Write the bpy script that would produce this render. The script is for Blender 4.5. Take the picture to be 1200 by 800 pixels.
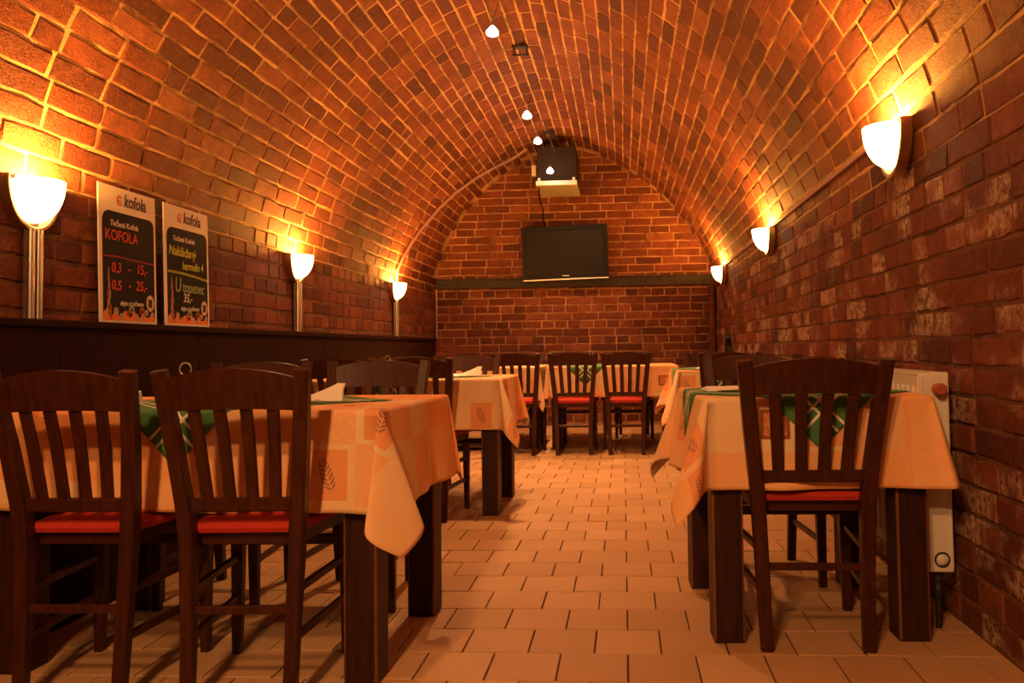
import bpy, bmesh, math, random
import numpy as np
from mathutils import Vector, Matrix, Euler
random.seed(7); RNG = np.random.RandomState(11)
scene = bpy.context.scene
C = scene.collection
for o in list(bpy.data.objects): bpy.data.objects.remove(o)

# ------------------------------------------------------------------ camera
H = 0.911; FPX = 930.0; YAW = math.atan(0.06); ROLL = 0.0135
PITCH = 0.04; PPX, PPY = 674.0, 407.8 - 930.0*math.tan(0.04)
cam_d = bpy.data.cameras.new('camera'); cam = bpy.data.objects.new('camera', cam_d); C.objects.link(cam)
cam_d.sensor_fit = 'HORIZONTAL'; cam_d.sensor_width = 36.0; cam_d.lens = FPX / 1200 * 36.0
cam_d.shift_x = (600 - PPX) / 1200; cam_d.shift_y = (PPY - 400) / 1200
cam_d.clip_start = 0.05; cam_d.clip_end = 60
cam.matrix_world = Matrix.Translation((0, 0, H)) @ Matrix.Rotation(YAW, 4, 'Z') @ Matrix.Rotation(math.pi/2 + PITCH, 4, 'X') @ Matrix.Rotation(-ROLL, 4, 'Z')
scene.camera = cam

# ------------------------------------------------------------------ world, exposure
w = bpy.data.worlds.new('world'); scene.world = w; w.use_nodes = True
w.node_tree.nodes['Background'].inputs[0].default_value = (0.02, 0.008, 0.003, 1)
w.node_tree.nodes['Background'].inputs[1].default_value = 0.3
vs = scene.view_settings
vs.view_transform = 'Standard'; vs.look = 'None'; vs.gamma = 1.0; vs.exposure = 0.62; vs.use_curve_mapping = False

SCONCE_W = 82.0; SPOT_W = 105.0
WARM = (1.0, 0.38, 0.05); SPOTC = (1.0, 0.45, 0.15)

# ------------------------------------------------------------------ materials
def new_mat(name):
    m = bpy.data.materials.new(name); m.use_nodes = True
    nt = m.node_tree; return m, nt, nt.nodes, nt.links, nt.nodes['Principled BSDF']
class NB:
    """small node-building helper"""
    def __init__(s, nt): s.nt = nt
    def n(s, typ, **kw):
        x = s.nt.nodes.new(typ)
        for k, v in kw.items(): setattr(x, k, v)
        return x
    def put(s, sock, v):
        if hasattr(v, 'is_linked') or isinstance(v, bpy.types.NodeSocket): s.nt.links.new(v, sock)
        else: sock.default_value = v
    def m(s, op, a, b=0.0, c=0.0, clamp=False):
        x = s.n('ShaderNodeMath', operation=op, use_clamp=clamp)
        s.put(x.inputs[0], a); s.put(x.inputs[1], b)
        if op in ('MULTIPLY_ADD', 'COMPARE', 'SMOOTH_MIN', 'SMOOTH_MAX', 'WRAP'): s.put(x.inputs[2], c)
        return x.outputs[0]
    def mix(s, f, a, b, blend='MIX'):
        x = s.n('ShaderNodeMix', data_type='RGBA', blend_type=blend)
        s.put(x.inputs[0], f)
        for i, v in ((6, a), (7, b)):
            if isinstance(v, tuple): v = (*v, 1) if len(v) == 3 else v
            s.put(x.inputs[i], v)
        return x.outputs[2]
    def noise(s, vec, scale, detail=3.0, rough=0.55):
        x = s.n('ShaderNodeTexNoise'); 
        if vec is not None: s.put(x.inputs['Vector'], vec)
        x.inputs['Scale'].default_value = scale; x.inputs['Detail'].default_value = detail; x.inputs['Roughness'].default_value = rough
        return x.outputs['Fac']
    def ramp(s, f, stops):
        x = s.n('ShaderNodeValToRGB'); s.put(x.inputs[0], f); cr = x.color_ramp
        while len(cr.elements) < len(stops): cr.elements.new(0.5)
        for e, (p, c) in zip(cr.elements, stops):
            e.position = p; e.color = (*c, 1) if len(c) == 3 else c
        return x.outputs[0]
    def mrange(s, f, a, b, c=0.0, d=1.0):
        x = s.n('ShaderNodeMapRange'); s.put(x.inputs[0], f)
        for i, v in zip((1, 2, 3, 4), (a, b, c, d)): x.inputs[i].default_value = v
        return x.outputs[0]
    def bump(s, h, strength, dist, bsdf):
        x = s.n('ShaderNodeBump'); x.inputs['Strength'].default_value = strength; x.inputs['Distance'].default_value = dist
        s.put(x.inputs['Height'], h); s.nt.links.new(x.outputs[0], bsdf.inputs['Normal'])

def plain(name, col, rough=0.5, metal=0.0, bump=None, vary=None, emit=None, spec=0.5):
    m, nt, N, L, b = new_mat(name); nb = NB(nt)
    b.inputs['Base Color'].default_value = (*col, 1); b.inputs['Roughness'].default_value = rough; b.inputs['Metallic'].default_value = metal
    b.inputs['Specular IOR Level'].default_value = spec
    if bump or vary:
        pos = nb.n('ShaderNodeNewGeometry').outputs['Position']
    if vary:
        f = nb.noise(pos, vary[0], 4)
        L.new(nb.mix(f, tuple(c * (1 - vary[1]) for c in col), tuple(min(1, c * (1 + vary[1])) for c in col)), b.inputs['Base Color'])
    if bump: nb.bump(nb.noise(pos, bump[0], 4), bump[1], 0.01, b)
    if emit:
        b.inputs['Emission Color'].default_value = (*emit[0], 1); b.inputs['Emission Strength'].default_value = emit[1]
    return m

def brick_mat(name, pale=0.0, dark=1.0):
    m, nt, N, L, b = new_mat(name); nb = NB(nt)
    geo = nb.n('ShaderNodeNewGeometry'); pos = geo.outputs['Position']
    rnd = nb.m('FRACT', nb.m('ADD', nb.n('ShaderNodeObjectInfo').outputs['Random'], geo.outputs['Random Per Island']))
    k = dark
    col = nb.ramp(rnd, [(0.0, (0.085*k, 0.021*k, 0.010*k)), (0.2, (0.15*k, 0.035*k, 0.014*k)), (0.5, (0.215*k, 0.052*k, 0.020*k)),
                        (0.8, (0.27*k, 0.071*k, 0.028*k)), (1.0, (0.35*k, 0.11*k, 0.045*k))])
    n1 = nb.noise(pos, 9.0, 4, 0.6)
    col = nb.mix(nb.mrange(n1, 0.35, 0.7, 0.0, 0.55), col, (0.08*k, 0.020*k, 0.010*k))
    n5 = nb.noise(pos, 1.6, 4, 0.6)
    col = nb.mix(nb.mrange(n5, 0.45, 0.68, 0.0, 0.4), col, (0.08*k, 0.019*k, 0.009*k))
    n6 = nb.noise(pos, 26.0, 3, 0.6)
    col = nb.mix(nb.mrange(n6, 0.52, 0.72, 0.0, 0.5), col, (0.07*k, 0.017*k, 0.008*k))
    n2 = nb.noise(pos, 55.0, 4, 0.65)
    col = nb.mix(nb.mrange(n2, 0.5, 0.75, 0.0, 0.4), col, (0.36*k, 0.115*k, 0.045*k))
    if pale:
        n3 = nb.noise(pos, 5.0, 2, 0.5); n4 = nb.noise(pos, 34.0, 5, 0.75)
        r2 = nb.m('FRACT', nb.m('MULTIPLY', rnd, 7.31))
        f = nb.m('MULTIPLY', nb.mrange(nb.m('ADD', n3, nb.m('MULTIPLY', r2, 0.32)), 0.66, 0.84), nb.mrange(n4, 0.40, 0.58))
        col = nb.mix(nb.m('MULTIPLY', f, pale), col, (0.62, 0.46, 0.34))
    L.new(col, b.inputs['Base Color']); b.inputs['Roughness'].default_value = 0.72
    nb.bump(nb.m('ADD', nb.noise(pos, 40, 5, 0.7), nb.m('MULTIPLY', nb.noise(pos, 160, 3), 0.5)), 0.6, 0.012, b)
    b.inputs['Specular IOR Level'].default_value = 0.3
    return m

def mortar_mat(name, c):
    m, nt, N, L, b = new_mat(name); nb = NB(nt)
    pos = nb.n('ShaderNodeNewGeometry').outputs['Position']
    f = nb.noise(pos, 3.0, 6, 0.75)
    L.new(nb.ramp(f, [(0.38, tuple(x*0.4 for x in c)), (0.5, c), (0.75, tuple(min(1, x*1.25) for x in c))]), b.inputs['Base Color'])
    b.inputs['Roughness'].default_value = 0.9
    nb.bump(nb.noise(pos, 90, 5, 0.7), 0.8, 0.01, b)
    return m

def wood_mat(name, c, rough=0.38, scale=1.0, spec=0.3):
    m, nt, N, L, b = new_mat(name); nb = NB(nt)
    tc = nb.n('ShaderNodeTexCoord').outputs['Object']
    mp = nb.n('ShaderNodeMapping'); mp.inputs['Scale'].default_value = (60*scale, 60*scale, 5*scale); nb.put(mp.inputs[0], tc)
    g = nb.noise(mp.outputs[0], 1.0, 4, 0.6)
    col = nb.ramp(g, [(0.3, tuple(x*0.55 for x in c)), (0.55, c), (0.8, tuple(x*1.5 for x in c))])
    b.inputs['Specular IOR Level'].default_value = spec
    L.new(col, b.inputs['Base Color']); b.inputs['Roughness'].default_value = rough
    nb.bump(g, 0.12, 0.004, b)
    return m

def cloth_mat(name, seed):
    """printed tablecloth: cream and orange patches, ornamental blocks, leaf prints. UV is in metres on the cloth."""
    m, nt, N, L, b = new_mat(name); nb = NB(nt)
    uv = nb.n('ShaderNodeUVMap').outputs[0]
    sep = nb.n('ShaderNodeSeparateXYZ'); nb.put(sep.inputs[0], uv); U, V = sep.outputs[0], sep.outputs[1]
    jit = nb.m('MULTIPLY', nb.m('SUBTRACT', nb.noise(uv, 28.0, 2), 0.5), 0.030)
    U = nb.m('ADD', U, 7.03 + seed * 0.37); V = nb.m('ADD', V, 7.09 + seed * 0.61); UJ = nb.m('ADD', U, jit); VJ = nb.m('ADD', V, jit)
    CS = 0.165
    def cell(a, b_, s, k):
        cu, cv = nb.m('FLOOR', nb.m('DIVIDE', a, s)), nb.m('FLOOR', nb.m('DIVIDE', b_, s))
        cx = nb.n('ShaderNodeCombineXYZ'); nb.put(cx.inputs[0], cu); nb.put(cx.inputs[1], cv); cx.inputs[2].default_value = k
        wn = nb.n('ShaderNodeTexWhiteNoise', noise_dimensions='3D'); nb.put(wn.inputs['Vector'], cx.outputs[0]); return wn.outputs['Value']
    r1 = cell(U, V, CS, 1.0); r2 = cell(nb.m('ADD', UJ, 0.07), nb.m('ADD', VJ, 0.05), CS * 1.9, 5.0)
    cream, peach, orange, deep = (0.80, 0.66, 0.45), (0.86, 0.52, 0.27), (0.86, 0.34, 0.11), (0.70, 0.20, 0.06)
    col = nb.ramp(r2, [(0.0, cream), (0.45, (0.84, 0.62, 0.37)), (0.62, peach), (0.8, (0.86, 0.44, 0.19)), (1.0, orange)])
    wash = nb.noise(uv, 6.0, 5, 0.7)
    col = nb.mix(nb.mrange(wash, 0.42, 0.68, 0.0, 0.85), col, (0.86, 0.53, 0.27))
    # ornamental blocks: faint scribbled lines over a stronger orange
    wv = nb.n('ShaderNodeTexWave', wave_type='BANDS', bands_direction='DIAGONAL'); nb.put(wv.inputs['Vector'], uv)
    wv.inputs['Scale'].default_value = 22; wv.inputs['Distortion'].default_value = 9; wv.inputs['Detail'].default_value = 3; wv.inputs['Detail Scale'].default_value = 3
    scr = nb.mrange(wv.outputs['Fac'], 0.75, 0.95)
    blk = nb.m('GREATER_THAN', r1, 0.80)
    grain = nb.noise(uv, 45.0, 4, 0.7)
    bc = nb.mix(nb.m('MULTIPLY', scr, 0.45), nb.mix(grain, orange, (0.82, 0.40, 0.17)), (0.88, 0.58, 0.34))
    col = nb.mix(nb.m('MULTIPLY', blk, nb.mrange(wash, 0.3, 0.6, 0.9, 0.45)), col, bc)
    # leaf prints in some cells
    lu = nb.m('SUBTRACT', nb.m('FRACT', nb.m('DIVIDE', U, CS)), 0.5); lv = nb.m('SUBTRACT', nb.m('FRACT', nb.m('DIVIDE', V, CS)), 0.5)
    a = 0.35
    pu = nb.m('ADD', nb.m('MULTIPLY', lu, math.cos(a)), nb.m('MULTIPLY', lv, math.sin(a)))
    pv = nb.m('SUBTRACT', nb.m('MULTIPLY', lv, math.cos(a)), nb.m('MULTIPLY', lu, math.sin(a)))
    au = nb.m('ABSOLUTE', pu)
    el = nb.m('ADD', nb.m('POWER', nb.m('DIVIDE', au, 0.11), 2.0), nb.m('POWER', nb.m('ABSOLUTE', nb.m('DIVIDE', pv, 0.30)), 2.0))
    leaf = nb.m('LESS_THAN', el, 1.0)
    vein = nb.m('GREATER_THAN', nb.m('SINE', nb.m('MULTIPLY', nb.m('SUBTRACT', pv, nb.m('MULTIPLY', au, 0.9)), 80.0)), 0.45)
    mid = nb.m('LESS_THAN', au, 0.010); vein = nb.m('MAXIMUM', vein, mid)
    lc = nb.mix(vein, (0.38, 0.15, 0.065), (0.78, 0.45, 0.24))
    has = nb.m('MULTIPLY', nb.m('GREATER_THAN', r1, 0.17), nb.m('LESS_THAN', r1, 0.29))
    box = nb.m('MULTIPLY', nb.m('LESS_THAN', nb.m('ABSOLUTE', lu), 0.36), nb.m('LESS_THAN', nb.m('ABSOLUTE', lv), 0.42))
    col = nb.mix(nb.m('MULTIPLY', nb.m('MULTIPLY', has, box), 0.8), col, (0.80, 0.30, 0.11))
    col = nb.mix(nb.m('MULTIPLY', nb.m('MULTIPLY', has, leaf), 0.9), col, lc)
    # small framed squares
    has2 = nb.m('MULTIPLY', nb.m('GREATER_THAN', r1, 0.03), nb.m('LESS_THAN', r1, 0.08))
    sq = nb.m('LESS_THAN', nb.m('MAXIMUM', nb.m('ABSOLUTE', lu), nb.m('ABSOLUTE', lv)), 0.27)
    sqi = nb.m('LESS_THAN', nb.m('MAXIMUM', nb.m('ABSOLUTE', lu), nb.m('ABSOLUTE', lv)), 0.21)
    col = nb.mix(nb.m('MULTIPLY', has2, sq), col, nb.mix(sqi, (0.30, 0.09, 0.04), nb.mix(nb.m('MULTIPLY', scr, 0.7), (0.55, 0.20, 0.08), (0.80, 0.44, 0.2))))
    L.new(col, b.inputs['Base Color']); b.inputs['Roughness'].default_value = 0.85
    b.inputs['Specular IOR Level'].default_value = 0.25
    nb.bump(nb.noise(uv, 30.0, 3), 0.08, 0.01, b)
    return m

def overlay_mat(name, half):
    m, nt, N, L, b = new_mat(name); nb = NB(nt)
    uv = nb.n('ShaderNodeUVMap').outputs[0]
    sep = nb.n('ShaderNodeSeparateXYZ'); nb.put(sep.inputs[0], uv)
    au, av = nb.m('ABSOLUTE', sep.outputs[0]), nb.m('ABSOLUTE', sep.outputs[1])
    def line(c, d, wd): return nb.m('LESS_THAN', nb.m('ABSOLUTE', nb.m('SUBTRACT', c, half - d)), wd)
    f = nb.m('MAXIMUM', nb.m('MAXIMUM', line(au, 0.078, 0.0042), line(av, 0.078, 0.0042)), nb.m('MAXIMUM', line(au, 0.108, 0.0042), line(av, 0.108, 0.0042)))
    wv = nb.noise(uv, 14.0, 3)
    col = nb.mix(wv, (0.055, 0.17, 0.065), (0.10, 0.27, 0.10))
    L.new(nb.mix(f, col, (0.82, 0.80, 0.74)), b.inputs['Base Color']); b.inputs['Roughness'].default_value = 0.8
    b.inputs['Specular IOR Level'].default_value = 0.25
    return m

def tile_mat():
    m, nt, N, L, b = new_mat('terracotta_tile'); nb = NB(nt)
    geo = nb.n('ShaderNodeNewGeometry'); pos = geo.outputs['Position']
    rnd = nb.m('FRACT', nb.m('ADD', nb.n('ShaderNodeObjectInfo').outputs['Random'], geo.outputs['Random Per Island']))
    col = nb.ramp(rnd, [(0.0, (0.50, 0.295, 0.15)), (0.5, (0.56, 0.34, 0.18)), (1.0, (0.62, 0.385, 0.21))])
    col = nb.mix(nb.mrange(nb.noise(pos, 3.5, 4, 0.6), 0.45, 0.75, 0.0, 0.35), col, (0.42, 0.245, 0.13))
    col = nb.mix(nb.mrange(nb.noise(pos, 220, 2, 0.6), 0.58, 0.70, 0.0, 0.6), col, (0.25, 0.12, 0.06))
    L.new(col, b.inputs['Base Color']); b.inputs['Roughness'].default_value = 0.48
    nb.bump(nb.noise(pos, 130, 3), 0.15, 0.006, b)
    return m

M = {}
M['brick_vault'] = brick_mat('brick_vault', dark=0.9); M['brick_right'] = brick_mat('brick_right', pale=0.75, dark=0.9); M['brick_back'] = brick_mat('brick_back', dark=0.9)
M['mortar'] = mortar_mat('mortar', (0.58, 0.345, 0.16)); M['mortar_dark'] = mortar_mat('mortar_dark', (0.17, 0.072, 0.034)); M['mortar_back'] = mortar_mat('mortar_back', (0.42, 0.22, 0.11))  # side-wall mortar: shade of the recessed joints is put into its colour
M['tile'] = tile_mat(); M['grout'] = plain('grout', (0.07, 0.032, 0.02), 0.9, bump=(80, 0.4))
M['wood'] = wood_mat('chair_wood', (0.052, 0.013, 0.0045), 0.38)
M['table_wood'] = wood_mat('table_wood', (0.036, 0.010, 0.0045), 0.5)
M['worn_wood'] = plain('worn_edge', (0.15, 0.055, 0.02), 0.6, vary=(25, 0.8))
M['bench_wood'] = wood_mat('bench_wood', (0.020, 0.005, 0.002), 0.6, spec=0.12)
M['seat_red'] = plain('seat_red', (0.45, 0.025, 0.012), 0.85, vary=(60, 0.25), bump=(300, 0.3))
M['steel'] = plain('brushed_steel', (0.62, 0.60, 0.57), 0.3, 1.0)
M['brass'] = plain('brass_rim', (0.55, 0.38, 0.20), 0.32, 1.0)
M['black'] = plain('black_plastic', (0.006, 0.005, 0.005), 0.35, spec=0.15)
M['iron'] = plain('dark_iron', (0.03, 0.02, 0.015), 0.6, 0.3, vary=(8, 0.5), bump=(60, 0.3))
M['screen'] = plain('tv_screen', (0.007, 0.005, 0.004), 0.3, spec=0.15)
M['white_enamel'] = plain('white_enamel', (0.72, 0.68, 0.62), 0.35)
M['napkin'] = plain('white_napkin', (0.82, 0.80, 0.77), 0.85)
M['conduit'] = plain('plastic_conduit', (0.42, 0.24, 0.20), 0.5)
M['glass'] = plain('sconce_glass', (0.9, 0.85, 0.75), 0.4, emit=((1.0, 0.62, 0.24), 9.0))
M['bulb'] = plain('halogen_bulb', (0.9, 0.85, 0.8), 0.3, emit=((1.0, 0.66, 0.42), 60.0))
M['dark_board'] = plain('dark_painted_board', (0.022, 0.014, 0.010), 0.7, vary=(5, 0.3), spec=0.2)
M['pale_tray'] = plain('pale_tray', (0.36, 0.32, 0.22), 0.5)
M['sign_white'] = plain('sign_white', (0.74, 0.66, 0.58), 0.35); M['sign_black'] = plain('chalk_black', (0.012, 0.009, 0.007), 0.6, spec=0.2)
M['chalk_red'] = plain('chalk_red', (0.62, 0.075, 0.06), 0.9); M['chalk_white'] = plain('chalk_white', (0.72, 0.68, 0.6), 0.9)
M['chalk_yellow'] = plain('chalk_yellow', (0.60, 0.62, 0.08), 0.9); M['chalk_green'] = plain('chalk_green', (0.30, 0.36, 0.17), 0.9)
M['ink'] = plain('ink_black', (0.03, 0.012, 0.01), 0.5); M['sign_orange'] = plain('sign_orange', (0.80, 0.20, 0.03), 0.5)
M['thermo_red'] = plain('valve_cap', (0.42, 0.10, 0.06), 0.4)
M['salt'] = plain('salt_white', (0.8, 0.78, 0.74), 0.35); M['pepper'] = plain('pepper_brown', (0.16, 0.09, 0.05), 0.4)

# ------------------------------------------------------------------ mesh helpers
def link(o, parent=None):
    C.objects.link(o)
    if parent: o.parent = parent
    return o
def mesh_obj(name, verts, faces, mat, parent=None, smooth=False):
    me = bpy.data.meshes.new(name); me.from_pydata([tuple(v) for v in verts], [], faces); me.update()
    me.materials.append(mat)
    if smooth: me.polygons.foreach_set('use_smooth', [True] * len(me.polygons))
    return link(bpy.data.objects.new(name, me), parent)
def bm_obj(name, bm, mat, parent=None, smooth=False):
    me = bpy.data.meshes.new(name); bmesh.ops.recalc_face_normals(bm, faces=bm.faces); bm.to_mesh(me); bm.free(); me.materials.append(mat)
    if smooth:
        me.polygons.foreach_set('use_smooth', [True] * len(me.polygons))
        try: me.set_sharp_from_angle(angle=math.radians(40))
        except Exception: pass
    return link(bpy.data.objects.new(name, me), parent)
def tag(o, label=None, cat=None, group=None, kind=None):
    for k, v in (('label', label), ('category', cat), ('group', group), ('kind', kind)):
        if v: o[k] = v
    return o
def empty(name, loc, rz=0.0, label=None, cat=None, group=None):
    o = bpy.data.objects.new(name, None); o.empty_display_size = 0.05; link(o)
    o.location = loc; o.rotation_euler = (0, 0, rz); return tag(o, label, cat, group)
def add_box(bm, c, s, rot=None, bevel=0.0):
    r = bmesh.ops.create_cube(bm, size=1.0); vs_ = r['verts']
    mt = Matrix.Translation(c) @ (rot if rot else Matrix.Identity(4)) @ Matrix.Diagonal((*s, 1))
    bmesh.ops.transform(bm, matrix=mt, verts=vs_)
    if bevel:
        es = list({e for v in vs_ for e in v.link_edges})
        bmesh.ops.bevel(bm, geom=es, offset=bevel, segments=2, affect='EDGES', profile=0.6)
def box(name, c, s, mat, parent=None, bevel=0.0, rot=None):
    bm = bmesh.new(); add_box(bm, c, s, rot, bevel); return bm_obj(name, bm, mat, parent)
def sweep(bm, pts, sec, up=Vector((0, 1, 0)), closed_ends=True):
    """sweep a closed 2-D section (list of (a,b)) along pts; sec may be a list of sections"""
    pts = [Vector(p) for p in pts]; rings = []
    for i, p in enumerate(pts):
        t = (pts[min(i+1, len(pts)-1)] - pts[max(i-1, 0)]).normalized()
        a = up.cross(t)
        if a.length < 1e-4: a = Vector((1, 0, 0)).cross(t)
        a.normalize(); b_ = t.cross(a)
        s = sec[i] if isinstance(sec[0], list) else sec
        rings.append([bm.verts.new(p + a * q[0] + b_ * q[1]) for q in s])
    n = len(rings[0])
    for r0, r1 in zip(rings, rings[1:]):
        for k in range(n): bm.faces.new((r0[k], r0[(k+1) % n], r1[(k+1) % n], r1[k]))
    if closed_ends: bm.faces.new(rings[0][::-1]); bm.faces.new(rings[-1])
def rect(wd, d, ch=0.006):
    a, b_ = wd/2, d/2
    return [(a-ch, -b_), (a, -b_+ch), (a, b_-ch), (a-ch, b_), (-a+ch, b_), (-a, b_-ch), (-a, -b_+ch), (-a+ch, -b_)]
def circ(r, n=10): return [(r*math.cos(2*math.pi*k/n), r*math.sin(2*math.pi*k/n)) for k in range(n)]
def tube(name, pts, r, mat, parent=None, n=10):
    bm = bmesh.new(); sweep(bm, pts, circ(r, n), up=Vector((0.13, 0.31, 0.94)) ); return bm_obj(name, bm, mat, parent, True)
def lathe(bm, prof, c=(0, 0, 0), n=16):
    rings = []
    for r, z in prof: rings.append([bm.verts.new((c[0]+r*math.cos(2*math.pi*k/n), c[1]+r*math.sin(2*math.pi*k/n), c[2]+z)) for k in range(n)])
    for a, b_ in zip(rings, rings[1:]):
        for k in range(n): bm.faces.new((a[k], a[(k+1) % n], b_[(k+1) % n], b_[k]))
    bm.faces.new(rings[0][::-1]); bm.faces.new(rings[-1])
def copy_tree(o, parent=None):
    c = o.copy(); C.objects.link(c)
    if parent: c.parent = parent
    for ch in list(o.children): copy_tree(ch, c)
    return c
def project(P):
    """world points (n,3) -> pixels in the 1200x800 frame, depth"""
    P = np.asarray(P, float).reshape(-1, 3)
    cy, sy = math.cos(YAW), math.sin(YAW)
    xr = P[:, 0]*cy + P[:, 1]*sy; zf = -P[:, 0]*sy + P[:, 1]*cy; yd = H - P[:, 2]
    zf, yd = zf*math.cos(PITCH) - yd*math.sin(PITCH), yd*math.cos(PITCH) + zf*math.sin(PITCH)
    z = np.maximum(zf, 0.05)
    u, v = FPX*xr/z, FPX*yd/z
    return PPX + u*math.cos(ROLL) + v*math.sin(ROLL), PPY - u*math.sin(ROLL) + v*math.cos(ROLL), zf

# ------------------------------------------------------------------ room shell dimensions
XL, XR, YB, YF = -2.25, 1.09, 9.40, -1.6
XA, ZS, RISE = -0.657, 1.58, 1.72
def arch_pts(n=160, inset=0.0):
    """cross-section of the vault from right spring to left spring"""
    out = []
    for i in range(n + 1):
        t = math.pi * i / n; c, s = math.cos(t), math.sin(t)
        a, e = ((XR - XA), 1.62) if c >= 0 else ((XA - XL), 1.70)
        x = XA + math.copysign(abs(c) ** (2/e), c) * a; z = ZS + (s ** (2/e)) * RISE
        out.append((x, z))
    return np.array(out)
ARCH = arch_pts(1200)
SEG = np.hypot(*np.diff(ARCH, axis=0).T); ARC_S = np.concatenate([[0], np.cumsum(SEG)]); ARC_L = ARC_S[-1]
def arch_at(s):
    x = np.interp(s, ARC_S, ARCH[:, 0]); z = np.interp(s, ARC_S, ARCH[:, 1])
    e = 0.03; s0, s1 = max(0, s-e), min(ARC_L, s+e)
    d = Vector((np.interp(s1, ARC_S, ARCH[:, 0]) - np.interp(s0, ARC_S, ARCH[:, 0]), 0, np.interp(s1, ARC_S, ARCH[:, 1]) - np.interp(s0, ARC_S, ARCH[:, 1]))).normalized()
    nrm = Vector((0, 1, 0)).cross(d)            # candidates: choose the one pointing inside
    if nrm.dot(Vector((XA - x, 0, 1.4 - z))) < 0: nrm = -nrm
    return Vector((x, 0, z)), d, nrm
def arch_half(z):   # inner x-limits at height z
    if z <= ZS: return XL, XR
    q = min(1, (z - ZS) / RISE)
    return XA - (XA - XL)*(1 - q**1.70)**(1/1.70), XA + (XR - XA)*(1 - q**1.62)**(1/1.62)

def slab(name, verts, faces, mat): return tag(mesh_obj(name, verts, faces, mat), kind='structure')
floor = slab('floor', [(XL, YF, -0.006), (XR, YF, -0.006), (XR, YB, -0.006), (XL, YB, -0.006), (XL, YF, -0.1), (XR, YF, -0.1), (XR, YB, -0.1), (XL, YB, -0.1)],
             [(0, 1, 2, 3), (7, 6, 5, 4), (0, 4, 5, 1), (1, 5, 6, 2), (2, 6, 7, 3), (3, 7, 4, 0)], M['grout'])
def thick_wall(name, x0, x1, y0, y1, z0, z1, mat):
    o = box(name, ((x0+x1)/2, (y0+y1)/2, (z0+z1)/2), (x1-x0, y1-y0, z1-z0), mat); return tag(o, kind='structure')
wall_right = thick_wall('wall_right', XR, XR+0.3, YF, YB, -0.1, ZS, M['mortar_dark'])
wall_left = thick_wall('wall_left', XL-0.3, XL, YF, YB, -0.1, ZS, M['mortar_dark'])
wall_back = thick_wall('wall_back', XL-0.3, XR+0.3, YB, YB+0.3, -0.1, 3.6, M['mortar_back'])
wall_front = thick_wall('wall_front', XL-0.3, XR+0.3, YF-0.3, YF, -0.1, 3.6, M['brick_back'])
vv, ff = [], []
ap = arch_pts(80); n = len(ap)
for y in (YF, YB):
    for x, z in ap: vv.append((x, y, z))
for y in (YF, YB):
    for x, z in ap:
        d = Vector((x - XA, z - ZS)); d = d.normalized() * 0.3 if d.length else d
        vv.append((x + d.x, y, z + d.y))
for i in range(n - 1):
    ff.append((i, i+1, n+i+1, n+i)); ff.append((2*n+i, 3*n+i, 3*n+i+1, 2*n+i+1))
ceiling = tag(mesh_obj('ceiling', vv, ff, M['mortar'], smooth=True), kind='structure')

# ------------------------------------------------------------------ bricks and tiles
def piece_mesh(L_, Wd, T, ch, jit, rs, nx=3):
    """one rough brick: x = length, y = width, z = up out of the wall; back at z=-T, face at z=0"""
    xs = np.linspace(-L_/2, L_/2, nx + 1); v = []; f = []
    j = lambda s: (rs.rand() - .5) * 2 * s
    rim = []                                       # rim loop at z=-ch, face loop inset at z=0
    loop = [(x, -Wd/2) for x in xs] + [(x, Wd/2) for x in xs[::-1]]
    for (x, y) in loop: v.append((x, y, -T))
    for (x, y) in loop: v.append((x + j(jit), y + j(jit), -ch + j(ch*.3)))
    for (x, y) in loop:
        ix = x - math.copysign(ch*1.1, x) if abs(abs(x) - L_/2) < 1e-6 else x
        v.append((ix + j(jit), y - math.copysign(ch*1.1, y) + j(jit*1.2), j(ch*.35)))
    n_ = len(loop)
    for k in range(n_):
        k1 = (k + 1) % n_
        f.append((k, k1, n_+k1, n_+k)); f.append((n_+k, n_+k1, 2*n_+k1, 2*n_+k))
    for k in range(nx): f.append((2*n_+k, 2*n_+k+1, 2*n_+n_-2-k, 2*n_+n_-1-k))
    return np.array(v), f
def lay(owner, name, items, mat, limit=300):
    """items: list of (variant key, matrix). The largest in view become objects of their own, the rest one 'stuff' part."""
    keys = {}
    score = []
    for key, mt in items:
        vs_, fs_ = VAR[key]; c4 = np.array([mt @ Vector(p) for p in ((vs_[:, 0].min(), vs_[:, 1].min(), 0), (vs_[:, 0].max(), vs_[:, 1].min(), 0), (vs_[:, 0].max(), vs_[:, 1].max(), 0), (vs_[:, 0].min(), vs_[:, 1].max(), 0))])
        x, y, z = project(c4)
        ar = 0.5 * abs(sum(x[i]*y[(i+1) % 4] - x[(i+1) % 4]*y[i] for i in range(4)))
        inside = ((x > 2) & (x < 1198) & (y > 2) & (y < 798)).mean()
        score.append(ar * inside if z.min() > 0.3 else 0.0)
    order = np.argsort(score)[::-1]; single = set(int(i) for i in order[:limit] if score[i] > 0)
    mes = {}; V_, F_, off = [], [], 0
    for i, (key, mt) in enumerate(items):
        vs_, fs_ = VAR[key]
        if i in single:
            if key not in mes:
                me = bpy.data.meshes.new(name); me.from_pydata([tuple(p) for p in vs_], [], fs_); me.materials.append(mat); mes[key] = me
            o = bpy.data.objects.new(name, mes[key]); link(o, owner); o.matrix_local = mt
        else:
            A = np.array(mt); V_.append(vs_ @ A[:3, :3].T + A[:3, 3]); F_ += [tuple(q + off for q in f) for f in fs_]; off += len(vs_)
    if V_:
        me = bpy.data.meshes.new('further_' + name + 's'); me.from_pydata(np.concatenate(V_).tolist(), [], F_); me.materials.append(mat)
        o = link(bpy.data.objects.new('further_' + name + 's', me), owner); o['kind'] = 'stuff'
VAR = {}
LS, LH, GAP, CO, CV = 0.31, 0.155, 0.013, 0.0925, 0.099
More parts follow.
